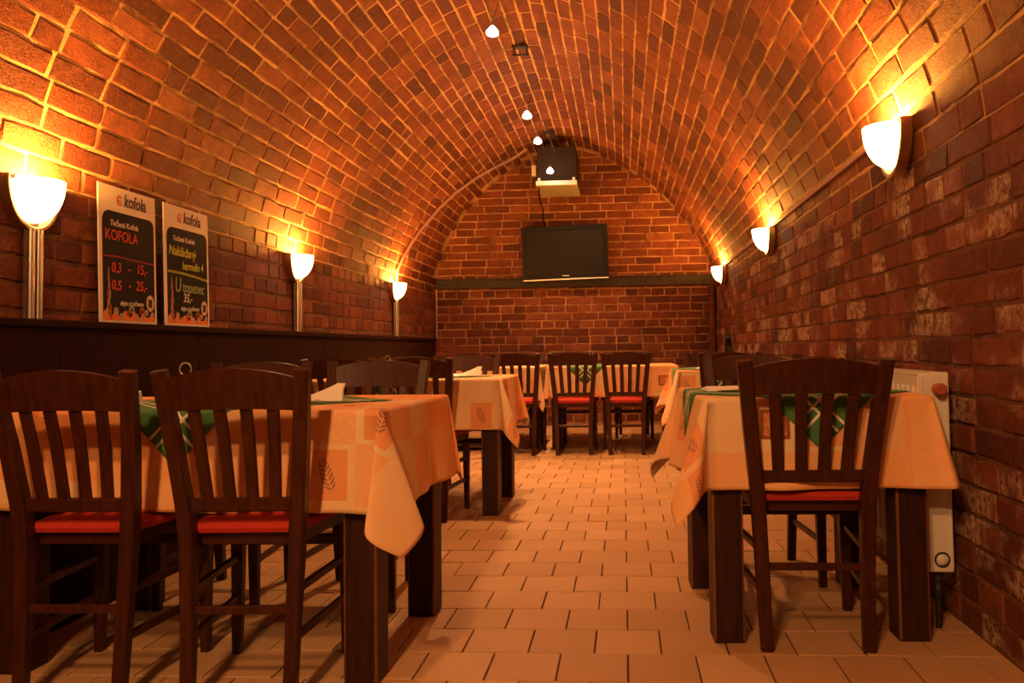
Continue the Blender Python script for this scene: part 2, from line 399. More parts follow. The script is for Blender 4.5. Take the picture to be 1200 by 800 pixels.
for k in range(6):
    VAR['s', k] = piece_mesh(LS - GAP, CO - GAP, 0.02, 0.0042, 0.0040, RNG)
    VAR['h', k] = piece_mesh(LH - GAP, CO - GAP, 0.02, 0.0042, 0.0040, RNG, 2)
    VAR['q', k] = piece_mesh(LH*1.5 - GAP, CO - GAP, 0.02, 0.0042, 0.0040, RNG, 2)
    VAR['v', k] = piece_mesh(LS - .018, CV - .014, 0.02, 0.0042, 0.0040, RNG)
    VAR['w', k] = piece_mesh(LH - .018, CV - .014, 0.02, 0.0042, 0.0040, RNG, 2)
    VAR['t', k] = piece_mesh(0.2 - 0.005, 0.2 - 0.005, 0.03, 0.0016, 0.0006, RNG, 2)
LEN = {'v': LS, 'w': LH, 's': LS, 'h': LH, 'q': LH*1.5}
def course(y0, y1, kinds, start):
    y = y0 + start; k = 0
    while y < y1:
        kd = kinds(k); 
        yield kd, y + LEN[kd]/2
        y += LEN[kd]; k += 1
def frame(o, ex, ey, ez): return Matrix(((ex.x, ey.x, ez.x, o.x), (ex.y, ey.y, ez.y, o.y), (ex.z, ey.z, ez.z, o.z), (0, 0, 0, 1)))
def jmat(): return Matrix.Rotation(random.uniform(-.012, .012), 4, 'Z') @ Matrix.Rotation(random.uniform(-.02, .02), 4, 'X')
YV = Vector((0, 1, 0)); ZV = Vector((0, 0, 1)); XV = Vector((1, 0, 0))
PROUD = 0.0055
items = []
NC = int(round(ARC_L / CV))
for c in range(NC):
    s = (c + .5) * ARC_L / NC; p, d, nrm = arch_at(s)
    ey = nrm.cross(YV)
    for kd, y in course(YF, YB - 0.05, lambda k: 'v' if random.random() > .07 else 'w', -LS*(0.5 if c % 2 else 0) - random.uniform(0, .05)):
        if y < YF + .2 or y > YB - .1: continue
        items.append(((kd, random.randrange(6)), frame(p + YV*y + nrm*(PROUD + random.gauss(0, .0012)), YV, ey, nrm) @ jmat()))
lay(ceiling, 'brick', items, M['brick_vault'])
def side_wall(owner, x, nx, z0, z1, mat):
    items = []; nc = int(round((z1 - z0) / CO))
    for c in range(nc):
        z = z0 + (c + .5) * (z1 - z0) / nc; r = random.random()
        if c % 2: kinds = lambda k: 'h' if random.random() > .08 else 's'
        else: kinds = lambda k: 's' if random.random() > .22 else 'h'
        for kd, y in course(YF, YB - 0.05, kinds, -random.uniform(0, .06)):
            if y < YF + .2 or y > YB - .1: continue
            items.append(((kd, random.randrange(6)), frame(Vector((x, y, z)) + nx*(PROUD + random.gauss(0, .0012)), YV, nx.cross(YV), nx) @ jmat()))
    lay(owner, 'brick', items, mat)
side_wall(wall_right, XR, -XV, 0.0, ZS, M['brick_right'])
side_wall(wall_left, XL, XV, 0.98, ZS, M['brick_vault'])
items = []
c = 0; z = 0.04
while z < 3.34:
    zc_ = z + CO/2
    x = XL - random.uniform(0, .25); hdr = (c % 2 == 0 and z < 1.75)
    while x < XR:
        kd = 'h' if hdr and random.random() > .1 else ('s' if random.random() > .15 else 'q')
        xc = x + LEN[kd]/2; a, b_ = arch_half(zc_ - .03)
        if a - .17 < xc < b_ + .17:
            items.append(((kd, random.randrange(6)), frame(Vector((xc, YB, zc_)) - YV*(PROUD + random.gauss(0, .0012)), XV, -YV.cross(XV)*-1 if False else (-YV).cross(XV), -YV) @ jmat()))
        x += LEN[kd]
    z += CO; c += 1
lay(wall_back, 'brick', items, M['brick_back'])
items = []
r0 = 2.209 - 0.2*18
for r in range(60):
    y = r0 + .2*r + .1
    if y < YF + .1 or y > YB - .05: continue
    for k in range(-12, 7):
        x = k*.2 + (.1 if r % 2 == 0 else 0.0)
        if XL - .02 < x < XR + .02:
            items.append((('t', random.randrange(6)), Matrix.Translation((x, y, random.gauss(0, .0006))) @ Matrix.Rotation(random.uniform(-.004, .004), 4, 'Z') @ Matrix.Rotation(random.choice((0, math.pi)), 4, 'Z')))
lay(floor, 'floor_tile', items, M['tile'])

# ------------------------------------------------------------------ bench with tall back along the left wall
bench = empty('wall_bench', (-2.0, 5.0, 0), 0, 'long dark wooden bench with a tall back panel along the left brick wall', 'bench')
bx0 = -2.25 + .008
def bpart(name, x0, x1, y0, y1, z0, z1, bev=.004): return box(name, ((x0+x1)/2 + 2.0, (y0+y1)/2 - 5.0, (z0+z1)/2), (x1-x0, y1-y0, z1-z0), M['bench_wood'], bench, bev)
ys = [-1.2, 0.5, 2.2, 3.9, 5.6, 7.3, 9.0]
for a, b_ in zip(ys, ys[1:]): bpart('back_panel', bx0 + .012, -2.145, a, b_ - .004, 0.0, 1.015)
bpart('top_cap', bx0, -2.125, -1.2, 9.0, 1.015, 1.045, .006)
bpart('seat_board', -2.145, -1.87, -1.2, 6.6, 0.40, 0.44, .008)
bpart('seat_front', -1.93, -1.89, -1.2, 6.6, 0.0, 0.40)

# ------------------------------------------------------------------ tablecloth drape
def make_drape(hx, hy, top, over, seed, flare=(.05, .05, .05, .05), tilt=(24, 24, 24, 24), skew=(0, 0, 0, 0), spread=(.16,)*4, rnd=(0, 0, 0, 0)):
    """returns f(x, y, off) mapping flat cloth coordinates (metres, table centre) to a draped point.
    flare: -x, +x, -y, +y sides; tilt / skew (deg) of the corner folds: (--, +-, -+, ++)"""
    R = .012
    def wave(sd, t, d):
        k = d / over
        return k * (.013*math.sin(t*13 + seed*1.7 + sd*2.1) + .007*math.sin(t*29 + seed + sd))
    def down(d):      # roll over the rounded edge, returns (out, drop)
        if d <= 0: return 0.0, 0.0
        a = d / R
        if a < math.pi/2: return R*math.sin(a), R*(1-math.cos(a))
        return R, R + (d - R*math.pi/2)
    def f(x, y, off=0.0):
        dx, dy = abs(x) - hx, abs(y) - hy; sx, sy = (1 if x > 0 else -1), (1 if y > 0 else -1)
        ripple = .0012*math.sin(x*9 + seed)*math.sin(y*11)
        if dx <= 0 and dy <= 0: return Vector((x, y, top + off + ripple))
        if dx > 0 and dy <= 0:
            o, z = down(dx); fl = flare[1 if sx > 0 else 0]; o += max(0, dx-.02)*fl + wave(0 if sx < 0 else 1, y, max(0, dx-.02))*(.3 if fl < .03 else 1)
            return Vector((sx*(hx + max(o, .004) + off), y, top + off*(1 if dx < R else 0) - z))
        if dy > 0 and dx <= 0:
            o, z = down(dy); fl = flare[3 if sy > 0 else 2]; o += max(0, dy-.02)*fl + wave(2 if sy < 0 else 3, x, max(0, dy-.02))*(.3 if fl < .03 else 1)
            return Vector((x, sy*(hy + max(o, .004) + off), top + off*(1 if dy < R else 0) - z))
        r = math.hypot(dx, dy); th = math.atan2(dy, dx); ph = (th - math.pi/4)/(math.pi/4)      # -1 .. 1
        q = (0 if sy < 0 else 2) + (1 if sx > 0 else 0)
        r *= 1 - rnd[q]*(1 - max(math.cos(th), math.sin(th)))
        o, z = down(r); rr = max(0, r - .02)
        k = (1 - abs(ph)**1.6)
        tl = math.radians(tilt[q]) * k
        ang = math.pi/4 + math.radians(skew[q]); e = Vector((sx*math.cos(ang), sy*math.sin(ang), 0)); pe = Vector((-sx*math.sin(ang), sy*math.cos(ang), 0))
        side = math.sin(ph*math.pi)*spread[q]*rr + ph*.02*(1 if rr > 0 else 0)
        # blend to side sheets at the sector borders
        bx_ = Vector((sx*(o + rr*flare[1 if sx > 0 else 0] + wave(0 if sx < 0 else 1, y if False else sy*hy, rr)), 0, 0))
        by_ = Vector((0, sy*(o + rr*flare[3 if sy > 0 else 2] + wave(2 if sy < 0 else 3, sx*hx, rr)), 0))
        wx = max(0, -ph)**1.0; wy = max(0, ph)
        h = e*(o*(1-abs(ph)) + rr*math.sin(tl)) + pe*side*(1-abs(ph)) + bx_*wx + by_*wy
        return Vector((sx*hx, sy*hy, top)) + h + Vector((sx*off*.7, sy*off*.7, -R*0 - (z if r < .02 else (z - rr) + rr*math.cos(tl))))
    return f
def grid_cloth(name, fn, ux, uy, lo, hi, mat, thick, breaks=None):
    """grid in cloth coordinates; fn maps (u,v)->Vector"""
    us, vs_ = ux, uy; V = []; UV = []
    for v in vs_:
        for u in us: V.append(fn(u, v)); UV.append((u, v))
    nu = len(us); F = []
    for j in range(len(vs_)-1):
        for i in range(nu-1): F.append((j*nu+i, j*nu+i+1, (j+1)*nu+i+1, (j+1)*nu+i))
    me = bpy.data.meshes.new(name); me.from_pydata([tuple(p) for p in V], [], F)
    uvl = me.uv_layers.new(name='UVMap')
    li = np.empty(len(me.loops), np.int32); me.loops.foreach_get('vertex_index', li)
    uvl.data.foreach_set('uv', np.array(UV, np.float32)[li].ravel())
    me.polygons.foreach_set('use_smooth', [True]*len(me.polygons)); me.materials.append(mat)
    o = link(bpy.data.objects.new(name, me))
    md = o.modifiers.new('thickness', 'SOLIDIFY'); md.thickness = thick; md.offset = 1.0
    return o
def axis(h, over, n1=22, n2=22):
    a = np.linspace(-h, h, n1); b_ = h + np.concatenate([np.linspace(0.003, .024, 6), np.linspace(.036, over, n2)])
    return np.concatenate([-b_[::-1], a, b_])

TABLE_TOP = .748
def make_table(loc, rz, hx, hy, label, leg=.096, inset=.012, inset_y=0.0):
    t = empty('dining_table', (*loc, 0), rz, label, 'table', 'dark dining tables')
    for sx in (-1, 1):
        for sy in (-1, 1):
            bm = bmesh.new(); cx, cy = sx*(hx-inset-leg/2), sy*(hy-inset-inset_y-leg/2)
            add_box(bm, (cx, cy, .36), (leg, leg, .72), None, .007)
            lg = bm_obj('leg', bm, M['table_wood'], t); lg.data.materials.append(M['worn_wood'])
            for pf in lg.data.polygons:
                if max(abs(c_) for c_ in pf.normal) < .97 and abs(pf.normal.z) < .2: pf.material_index = 1
    for sy in (-1, 1): box('apron', (0, sy*(hy-inset-inset_y-.04), .665), (2*(hx-inset-leg)+.002, .026, .11), M['table_wood'], t, .003)
    for sx in (-1, 1): box('apron', (sx*(hx-inset-.04), 0, .665), (.026, 2*(hy-inset-inset_y-leg)+.002, .11), M['table_wood'], t, .003)
    box('tabletop', (0, 0, TABLE_TOP-.014), (2*hx, 2*hy, .028), M['table_wood'], t, .004)
    return t
def set_table(loc, rz, hx, hy, tlabel, clabel, olabel=None, over=.285, seed=1, ohalf=.355, ooff=(0, 0), flare=(.06, .06, .04, .06), tilt=(24, 24, 24, 24), skew=(0, 0, 0, 0), spread=(.16,)*4, rnd=(0, 0, 0, 0), inset_y=0.0):
    make_table(loc, rz, hx, hy, tlabel, inset_y=inset_y)
    fn = make_drape(hx, hy, TABLE_TOP + .002, over, seed, flare, tilt, skew, spread, rnd)
    cl = grid_cloth('tablecloth', lambda u, v: fn(u, v), axis(hx, over), axis(hy, over), 0, 0, cloth_mat('printed_cloth_%d' % seed, seed), .0012)
    cl.location = (*loc, 0); cl.rotation_euler = (0, 0, rz); tag(cl, clabel, 'tablecloth', 'orange patterned tablecloths')
    if olabel:
        k = math.sqrt(.5)
        def fo(u, v):
            x, y = (u - v)*k + ooff[0], (u + v)*k + ooff[1]
            return fn(x, y, .004)
        ax = np.linspace(-ohalf, ohalf, 64)
        ov = grid_cloth('green_overlay', fo, ax, ax, 0, 0, overlay_mat('green_cloth_%d' % seed, ohalf), .001)
        ov.location = (*loc, 0); ov.rotation_euler = (0, 0, rz); tag(ov, olabel, 'cloth', 'green table overlays')

set_table((-1.235, 2.51), math.radians(-2.5), .58, .34, 'dark wooden table nearest the camera under orange cloth, left of aisle', 'orange and cream patterned tablecloth with long hanging corner fold, front left table',
          'green cloth with white lines laid diagonally on the front left table', seed=1, flare=(.03, .10, .05, .06), tilt=(6, 16, 6, 8), skew=(0, -5, 0, -25), spread=(.16, .42, .16, .2), rnd=(.9, 0, .9, .7))
set_table((-1.265, 4.67), 0, .585, .33, 'dark wooden table second from the camera on the left of the aisle', 'orange patterned tablecloth on the second table left of the aisle',
          'green cloth on the second table left of the aisle, behind chair slats', seed=4, flare=(.03, .10, .05, .06), tilt=(6, 22, 6, 12), rnd=(.9, 0, .9, .5))
set_table((.582, 2.83), math.radians(2.5), .343, .335, 'dark wooden table by the radiator on the right of the aisle', 'orange leaf-print tablecloth on the table beside the white radiator',
          'green cloth with crossing white lines hanging behind the right front chair', seed=3, flare=(.14, .012, .03, .06), tilt=(22, 14, 22, 3), skew=(0, -25, 0, 0), rnd=(0, 1, 0, 1))
set_table((.68, 5.72), 0, .31, .33, 'dark wooden table further back along the right brick wall', 'orange patterned tablecloth on the further right-hand table',
          'green cloth on the further right-hand table', seed=6, flare=(.10, .012, .05, .06), tilt=(24, 12, 26, 6))
set_table((-1.42, 7.49), 0, .66, .48, 'dark table at the left of the back row beneath the television wall', 'orange tablecloth with low hanging corner, left table of the back row', None, seed=8, over=.29, inset_y=.2, flare=(.02, .02, .04, .05), tilt=(3, 8, 3, 4), rnd=(.9, 0, .9, .9))
set_table((-.10, 7.49), 0, .57, .48, 'dark table at the right of the back row beneath the television wall', 'orange tablecloth with rounded right end, right table of the back row',
          'green cloth with white cross lines on the back row table', seed=9, over=.28, ohalf=.46, ooff=(-.24, 0), flare=(.015, .08, .04, .05), inset_y=.2, tilt=(3, 20, 3, 20), rnd=(.9, .3, .9, .3))

# ------------------------------------------------------------------ chairs
def make_chair():
    t = empty('dining_chair', (0, 0, 0))
    wd = M['wood']
    # rear posts: floor -> seat -> leaning, flaring top
    for s in (-1, 1):
        prof = [(.140, -.215, 0), (.145, -.198, .22), (.152, -.19, .42), (.160, -.197, .52), (.175, -.222, .67), (.194, -.268, .868)]
        pts = []
        for a, b_ in zip(prof, prof[1:]):
            for q in (0, .5): pts.append(Vector((s*(a[0]+(b_[0]-a[0])*q), a[1]+(b_[1]-a[1])*q, a[2]+(b_[2]-a[2])*q)))
        pts.append(Vector((s*prof[-1][0], prof[-1][1], prof[-1][2])))
        bm = bmesh.new()
        secs = [rect(.034 + .006*min(1, p.z/.45), .030 + .014*(1-abs(p.z-.45)/.45), .004) for p in pts]
        sweep(bm, pts, secs); bm_obj('back_post', bm, wd, t, True)
    def backy(z): return np.interp(z, [.42, .52, .67, .868], [-.19, -.197, -.222, -.268])
    def halfw(z): return np.interp(z, [.42, .52, .67, .868], [.152, .160, .175, .194])
    # crest rail: arched, bowed board
    bm = bmesh.new(); N_ = 16; rows = []
    for i in range(N_+1):
        u = -1 + 2*i/N_; x = u*(.182); zb = .762 + .006*(1-u*u); zt = .845 + .027*(1-u*u)
        col = []
        for zz, dy in ((zb, 0), (zt, 0)):
            y = backy(zz) - .012*(1-u*u)
            xx = x * halfw(zz)/.194
            col.append((xx, y-.011, zz)); col.append((xx, y+.011, zz))
        rows.append([bm.verts.new(col[k]) for k in (0, 1, 3, 2)])
    for a, b_ in zip(rows, rows[1:]):
        for k in range(4): bm.faces.new((a[k], a[(k+1) % 4], b_[(k+1) % 4], b_[k]))
    bm.faces.new(rows[0][::-1]); bm.faces.new(rows[-1])
    bm_obj('top_rail', bm, wd, t, True)
    bm = bmesh.new(); sweep(bm, [(-.158, backy(.515), .515), (.158, backy(.515), .515)], rect(.036, .022, .004), up=Vector((0, 1, 0))); bm_obj('lower_rail', bm, wd, t)
    for u in (-.6, -.2, .2, .6):
        bm = bmesh.new(); pts = []
        for q in range(6):
            z = .53 + (.775-.53)*q/5; pts.append((u*halfw(z)*.98, backy(z) - .010*(1-u*u)*q/5, z))
        sweep(bm, pts, rect(.033, .013, .003)); bm_obj('back_slat', bm, wd, t)
    # seat frame and cushion (trapezoid, wider at the front)
    def trap(name, z0, z1, rb, rf, yb, yf, mat, puff=0.0, ch=.01):
        bm = bmesh.new(); nx, ny = 10, 10; top = []; 
        for j in range(ny+1):
            v = j/ny; y = yb + (yf-yb)*v; hw = rb + (rf-rb)*v; row = []
            for i in range(nx+1):
                u = -1 + 2*i/nx; cr = 1 - .06*max(0, abs(u)-.7)/.3*(1 if v > .7 else 0)
                row.append(bm.verts.new((u*hw, y*cr, z1 + puff*(1-u**4)*(1-(2*v-1)**4))))
            top.append(row)
        for a, b_ in zip(top, top[1:]):
            for i in range(nx): bm.faces.new((a[i], a[i+1], b_[i+1], b_[i]))
        loop = [top[0][i] for i in range(nx+1)] + [top[j][nx] for j in range(1, ny+1)] + [top[ny][i] for i in range(nx-1, -1, -1)] + [top[j][0] for j in range(ny-1, 0, -1)]
        cx = Vector((0, (yb+yf)/2, 0))
        mid = [bm.verts.new((v.co.x*1.025, cx.y+(v.co.y-cx.y)*1.025, (z0+z1)/2)) for v in loop] if puff else None
        low = [bm.verts.new((v.co.x, v.co.y, z0)) for v in loop]; n_ = len(loop)
        chain = [loop] + ([mid] if mid else []) + [low]
        for a, b_ in zip(chain, chain[1:]):
            for k in range(n_): bm.faces.new((a[k], b_[k], b_[(k+1) % n_], a[(k+1) % n_]))
        bm.faces.new(low)
        return bm_obj(name, bm, mat, t, True)
    trap('seat_frame', .402, .437, .146, .190, -.15, .185, wd)
    cu = trap('seat_cushion', .437, .462, .150, .205, -.172, .205, M['seat_red'], .014); cu['label'] = 'red padded seat'
    for s in (-1, 1):
        bm = bmesh.new(); sweep(bm, [(s*.178, .165, 0), (s*.176, .165, .2), (s*.175, .165, .39)], [rect(.028, .028, .004), rect(.034, .034, .004), rect(.04, .04, .004)]); bm_obj('front_leg', bm, wd, t)
        for z in (.17, .29):
            bm = bmesh.new(); sweep(bm, [(s*.146, -.20, z), (s*.176, .165, z)], rect(.016, .022, .003), up=ZV); bm_obj('side_stretcher', bm, wd, t)
    bm = bmesh.new(); sweep(bm, [(-.145, -.20, .245), (.145, -.20, .245)], rect(.022, .014, .003), up=Vector((0, 1, 0))); bm_obj('rear_stretcher', bm, wd, t)
    bm = bmesh.new(); sweep(bm, [(-.176, .165, .34), (.176, .165, .34)], rect(.03, .016, .003), up=Vector((0, 1, 0))); bm_obj('front_stretcher', bm, wd, t)
    return t
chair0 = make_chair(); first = [True]
def chair(x, yrear, face, label, group, rz=0.0, sx=1.0):
    """face +1: faces away from the camera (we see its back); -1: faces the camera"""
    o = chair0 if first[0] else copy_tree(chair0); first[0] = False
    o.location = (x, yrear + .20*face, 0); o.rotation_euler = (0, 0, (0 if face > 0 else math.pi) + math.radians(rz)); o.scale = (sx, 1, 1)
    tag(o, label, 'chair', group)
G1, G2, G3 = 'slat-back chairs at the left tables', 'slat-back chairs at the right tables', 'slat-back chairs of the back row'
chair(-1.455, 2.03, 1, 'dark slat-back chair with red seat, cut by the left picture edge', G1, 1, .94)
chair(-1.01, 2.03, 1, 'dark slat-back chair with red seat in front of hanging green cloth, nearest the aisle', G1, 3, .94)
chair(-1.00, 3.13, -1, 'dark chair facing the camera across the front left table, nearer the aisle', G1, 0)
chair(-1.49, 3.13, -1, 'dark chair facing the camera across the front left table, nearer the bench', G1, 0)
chair(-1.085, 4.20, 1, 'dark slat-back chair at the near side of the second left table, aisle end', G1, -2, .95)
chair(-1.52, 4.22, 1, 'dark slat-back chair at the near side of the second left table, bench end', G1, 0, .95)
chair(-1.05, 5.32, -1, 'dark chair facing the camera across the second left table, aisle end', G1, 0)
chair(-1.48, 5.34, -1, 'dark chair facing the camera across the second left table, bench end', G1, 0)
chair(.565, 2.455, 1, 'dark slat-back chair in the right foreground before the radiator table', G2, 0, 1.07)
chair(.56, 3.45, -1, 'dark chair facing the camera across the radiator table', G2, 0)
chair(.68, 5.20, 1, 'dark slat-back chair at the near side of the further right table', G2, 0, .94)
chair(.68, 6.34, -1, 'dark chair facing the camera across the further right table', G2, 0, .94)
chair(-.905, 6.80, 1, 'leftmost of the three slat-back chairs lined up before the back tables', G3, -3)
chair(-.435, 6.80, 1, 'middle of the three slat-back chairs lined up before the back tables', G3, 1)
chair(.01, 6.80, 1, 'rightmost of the three slat-back chairs lined up before the back tables', G3, 2)
chair(-1.05, 8.36, -1, 'dark chair facing the camera behind the left back table', G3, 0)
chair(-.48, 8.36, -1, 'dark chair facing the camera behind the back tables, middle one', G3, 0)
chair(.10, 8.36, -1, 'dark chair facing the camera behind the right end of the back table', G3, 0)

# ------------------------------------------------------------------ wall sconces
def sconce(loc, face, label, group, post=0.0):
    """quarter-ellipsoid glass bowl open at the top, flat against the wall; face = +1 opens to +X"""
    t = empty('wall_sconce', loc, 0 if face > 0 else math.pi, label, 'lamp', group)
    a, p, h = .102, .115, .155
    def bowl(k, z0=0.0):
        V = []; nu, nv = 18, 9
        for j in range(nv+1):
            b_ = (math.pi/2)*.96*j/nv
            for i in range(nu+1):
                th = -math.pi/2 + math.pi*i/nu; r = math.cos(b_)**.8
                V.append((.012 + p*k*math.cos(th)*r, a*k*math.sin(th)*r, z0 - h*k*math.sin(b_)))
        F = [(j*(nu+1)+i, j*(nu+1)+i+1, (j+1)*(nu+1)+i+1, (j+1)*(nu+1)+i) for j in range(nv) for i in range(nu)]
        return V, F
    V, F = bowl(1.0)
    g = mesh_obj('glass_bowl', V, F, M['glass'], t, True); md = g.modifiers.new('thickness', 'SOLIDIFY'); md.thickness = .004; md.offset = -1
    # metal rim hugging the bowl along the wall, and wall plate
    bm = bmesh.new(); pts = []
    for k in range(21):
        b_ = math.pi*k/20; pts.append((.014, (a+.030)*math.cos(b_), .004 - (h+.034)*math.sin(b_)**.9))
    sweep(bm, pts, rect(.016, .044, .003), up=XV); bm_obj('rim', bm, M['brass'], t, True)
    bm = bmesh.new(); pts2 = [(y, z) for _, y, z in pts]
    vs0 = [bm.verts.new((0.002, y, z)) for y, z in pts2]; vs1 = [bm.verts.new((0.012, y, z)) for y, z in pts2]
    bm.faces.new(vs0); bm.faces.new(vs1[::-1])
    for k in range(len(vs0)): bm.faces.new((vs0[k], vs0[(k+1) % len(vs0)], vs1[(k+1) % len(vs0)], vs1[k]))
    bm_obj('wall_plate', bm, M['white_enamel'], t)
    for s in (-1, 1):
        bm = bmesh.new(); add_box(bm, (.02, s*(a-.002), -.004), (.03, .012, .016), None, .002); bm_obj('clip', bm, M['steel'], t)
    bm = bmesh.new(); lathe(bm, [(.010, -.055), (.018, -.05), (.024, -.03), (.018, -.008), (.006, 0)], (.055, 0, -.03), 12); bm_obj('bulb', bm, M['bulb'], t, True)
    ld = bpy.data.lights.new('sconce_light', 'POINT'); ld.energy = SCONCE_W; ld.color = WARM; ld.shadow_soft_size = .03
    lo = bpy.data.objects.new('sconce_light', ld); link(lo, t); lo.location = (.06, 0, -.012)
    if post:
        for s in (-1, 1): 
            tube('post_rail', [(.034, s*.02, -h-.03), (.034, s*.02, -h-post+.004)], .014, M['steel'], t, 14)
        box('post_back', (.018, 0, -h-post/2+.004), (.012, .06, post), M['steel'], t)
SL, SR = 'bowl sconces above the bench', 'bowl sconces along the right wall'
for y, nm in ((0.41, 'glass bowl sconce on a steel post beside the camera, outside the picture'), (2.85, 'glowing glass bowl sconce on a steel post nearest the camera on the left'), (5.29, 'glowing glass bowl sconce on a steel post, middle of the left wall'), (7.64, 'glowing glass bowl sconce on a steel post, furthest along the left wall')):  # sconce beside the camera is an added, unseen light for the near tables
    sconce((XL+.010, y, 1.57), 1, nm, SL, post=1.57-.155-1.045+.004)
for y, nm in ((3.06, 'glowing glass bowl sconce on the right wall nearest the camera'), (5.68, 'glowing glass bowl sconce on the right wall, middle one'), (8.3, 'glowing glass bowl sconce on the right wall nearest the back')):
    sconce((arch_half(1.74)[1]-.010, y, 1.735), -1, nm, SR)

# ------------------------------------------------------------------ ceiling spots on wires
SX = -.745
for k, xx in enumerate((SX-.05, SX+.05)):
    pts = [(xx, -1.4 + 1.2*i*.88, 3.02 + .0*i) for i in range(10)]
    o = tube('ceiling_wire', [(xx, -1.5, 3.03), (xx, 2.5, 3.0), (xx, 6.06, 3.03), (xx, 8.4, 3.0)], .0028, M['iron'], None, 6)
    tag(o, ('left' if k == 0 else 'right') + ' of the two thin wires strung under the vault crest', 'wire')
names = ['hanging halogen spot behind the camera, outside the picture, furthest from the tables', 'hanging halogen spot above the camera, outside the picture', 'hanging halogen spot nearest the camera at the top of the picture', 'hanging halogen spot second from the top', 'hanging halogen spot just above the dark hanging cabinet', 'hanging halogen spot shining in front of the dark hanging cabinet']
for i, y in enumerate((-1.3, -0.5, 4.60, 6.30, 7.10, 8.32)):  # spots behind the camera are added, unseen, to light the near cloths
    t = empty('pendant_spot', (SX, y, 2.80), 0, names[i], 'lamp', 'halogen spots on the ceiling wires')
    for s in (-1, 1): tube('suspension_wire', [(0, 0, .045), (s*.05, .0, .205)], .002, M['iron'], t, 6)
    bm = bmesh.new(); lathe(bm, [(.010, .020), (.012, .045), (.006, .055)], (0, 0, 0), 12); bm_obj('socket', bm, M['steel'], t, True)
    bm = bmesh.new(); lathe(bm, [(.014, -.034), (.034, -.026), (.036, -.008), (.015, .020), (.009, .026)], (0, 0, 0), 16); bm_obj('bulb', bm, M['bulb'], t, True)
    ld = bpy.data.lights.new('spot_light', 'SPOT'); ld.spot_size = math.radians(118); ld.spot_blend = 0.75; ld.energy = SPOT_W*(1.35 if i < 2 else 1.08); ld.color = SPOTC; ld.shadow_soft_size = .08 if i < 2 else .05
    lo = bpy.data.objects.new('spot_light', ld); link(lo, t); lo.location = (0, 0, -.04); lo.rotation_euler = (math.radians((52, 48, 0, 0, 0, 0)[i]), 0, 0)
for y, nm in ((6.08, 'small dark bracket on the vault crest beside the nearest hanging spot'), (8.55, 'small dark bracket on the vault crest above the hanging cabinet')):
    t = empty('ceiling_bracket', (SX-.02, y, 3.275), 0, nm, 'bracket')
    box('base_plate', (0, 0, -.008), (.13, .06, .016), M['iron'], t, .004)
    for s in (-1, 1): box('arm', (s*.05, 0, -.04), (.012, .012, .06), M['iron'], t, .002)
    box('cross_bar', (0, 0, -.07), (.13, .014, .014), M['iron'], t, .003)

# ------------------------------------------------------------------ back wall: beam, television, hanging cabinet
beam = empty('wall_beam', (XA, YB, 1.69), 0, 'dark riveted iron beam across the back wall under the television', 'beam')
xa, xb = arch_half(1.74); xa, xb = xa+.012-XA, xb-.012-XA
box('web', ((xa+xb)/2, -.035, 0), (xb-xa, .06, .105), M['iron'], beam, .003)
box('flange', ((xa+xb)/2, -.05, .056), (xb-xa, .10, .012), M['iron'], beam, .002)
for k in range(19):
    bm = bmesh.new(); lathe(bm, [(.016, 0), (.014, .007), (.006, .011)], (0, 0, 0), 10)
    o = bm_obj('rivet', bm, M['iron'], beam, True); o.matrix_local = Matrix.Translation((xa+.1+k*(xb-xa-.2)/18, -.065, .0)) @ Matrix.Rotation(math.pi/2, 4, 'X')
tv = empty('television', (-.665, 9.27, 2.03), 0, 'flat black television hanging on the back brick wall', 'television')
tv.rotation_euler = (math.radians(3), math.radians(-1.4), 0)
def fr(name, x0, x1, z0, z1, mat, y0=-.04, y1=.03, b=.004): return box(name, ((x0+x1)/2, (y0+y1)/2, (z0+z1)/2), (x1-x0, y1-y0, z1-z0), mat, tv, b)
fr('casing', -.50, .50, -.31, .315, M['black'], -.02, .05, .012)
fr('bezel', -.505, .505, .265, .318, M['black'], -.04, -.015); fr('bezel', -.505, -.455, -.25, .27, M['black'], -.04, -.015)
fr('bezel', .455, .505, -.25, .27, M['black'], -.04, -.015); fr('bezel', -.505, .505, -.30, -.245, M['black'], -.04, -.015)
fr('screen', -.456, .456, -.246, .266, M['screen'], -.028, -.018, .001)
o = fr('trim_strip', -.505, .505, -.318, -.300, M['steel'], -.042, -.01, .004); o['label'] = 'shiny silver strip along the bottom edge'
fr('maker_mark', -.04, .04, -.272, -.262, M['steel'], -.0415, -.0395, .0)
fr('wall_mount', -.12, .12, -.12, .12, M['iron'], .05, .118)
cab = empty('hanging_cabinet', (-.70, 8.92, 2.69), 0, 'dark box cabinet with pale underside hung below the vault crest', 'cabinet')
box('body', (0, 0, .235), (.43, .60, .40), M['dark_board'], cab, .006)
box('tray', (0, -.01, .015), (.45, .66, .030), M['pale_tray'], cab, .004)
box('front_lip', (0, -.345, .026), (.45, .014, .05), M['white_enamel'], cab, .003)
for s in (-1, 1): box('hanger', (s*.17, 0, .49), (.03, .2, .12), M['iron'], cab, .003)
for s in (-1, 1): box('lip_bracket', (s*.19, -.33, .06), (.03, .03, .05), M['white_enamel'], cab, .004)
t = tag(box('junction_box', (-.965, 8.78, 2.90), (.05, .06, .12), M['white_enamel'], None, .006), 'small pale junction box beside the hanging cabinet', 'junction box')
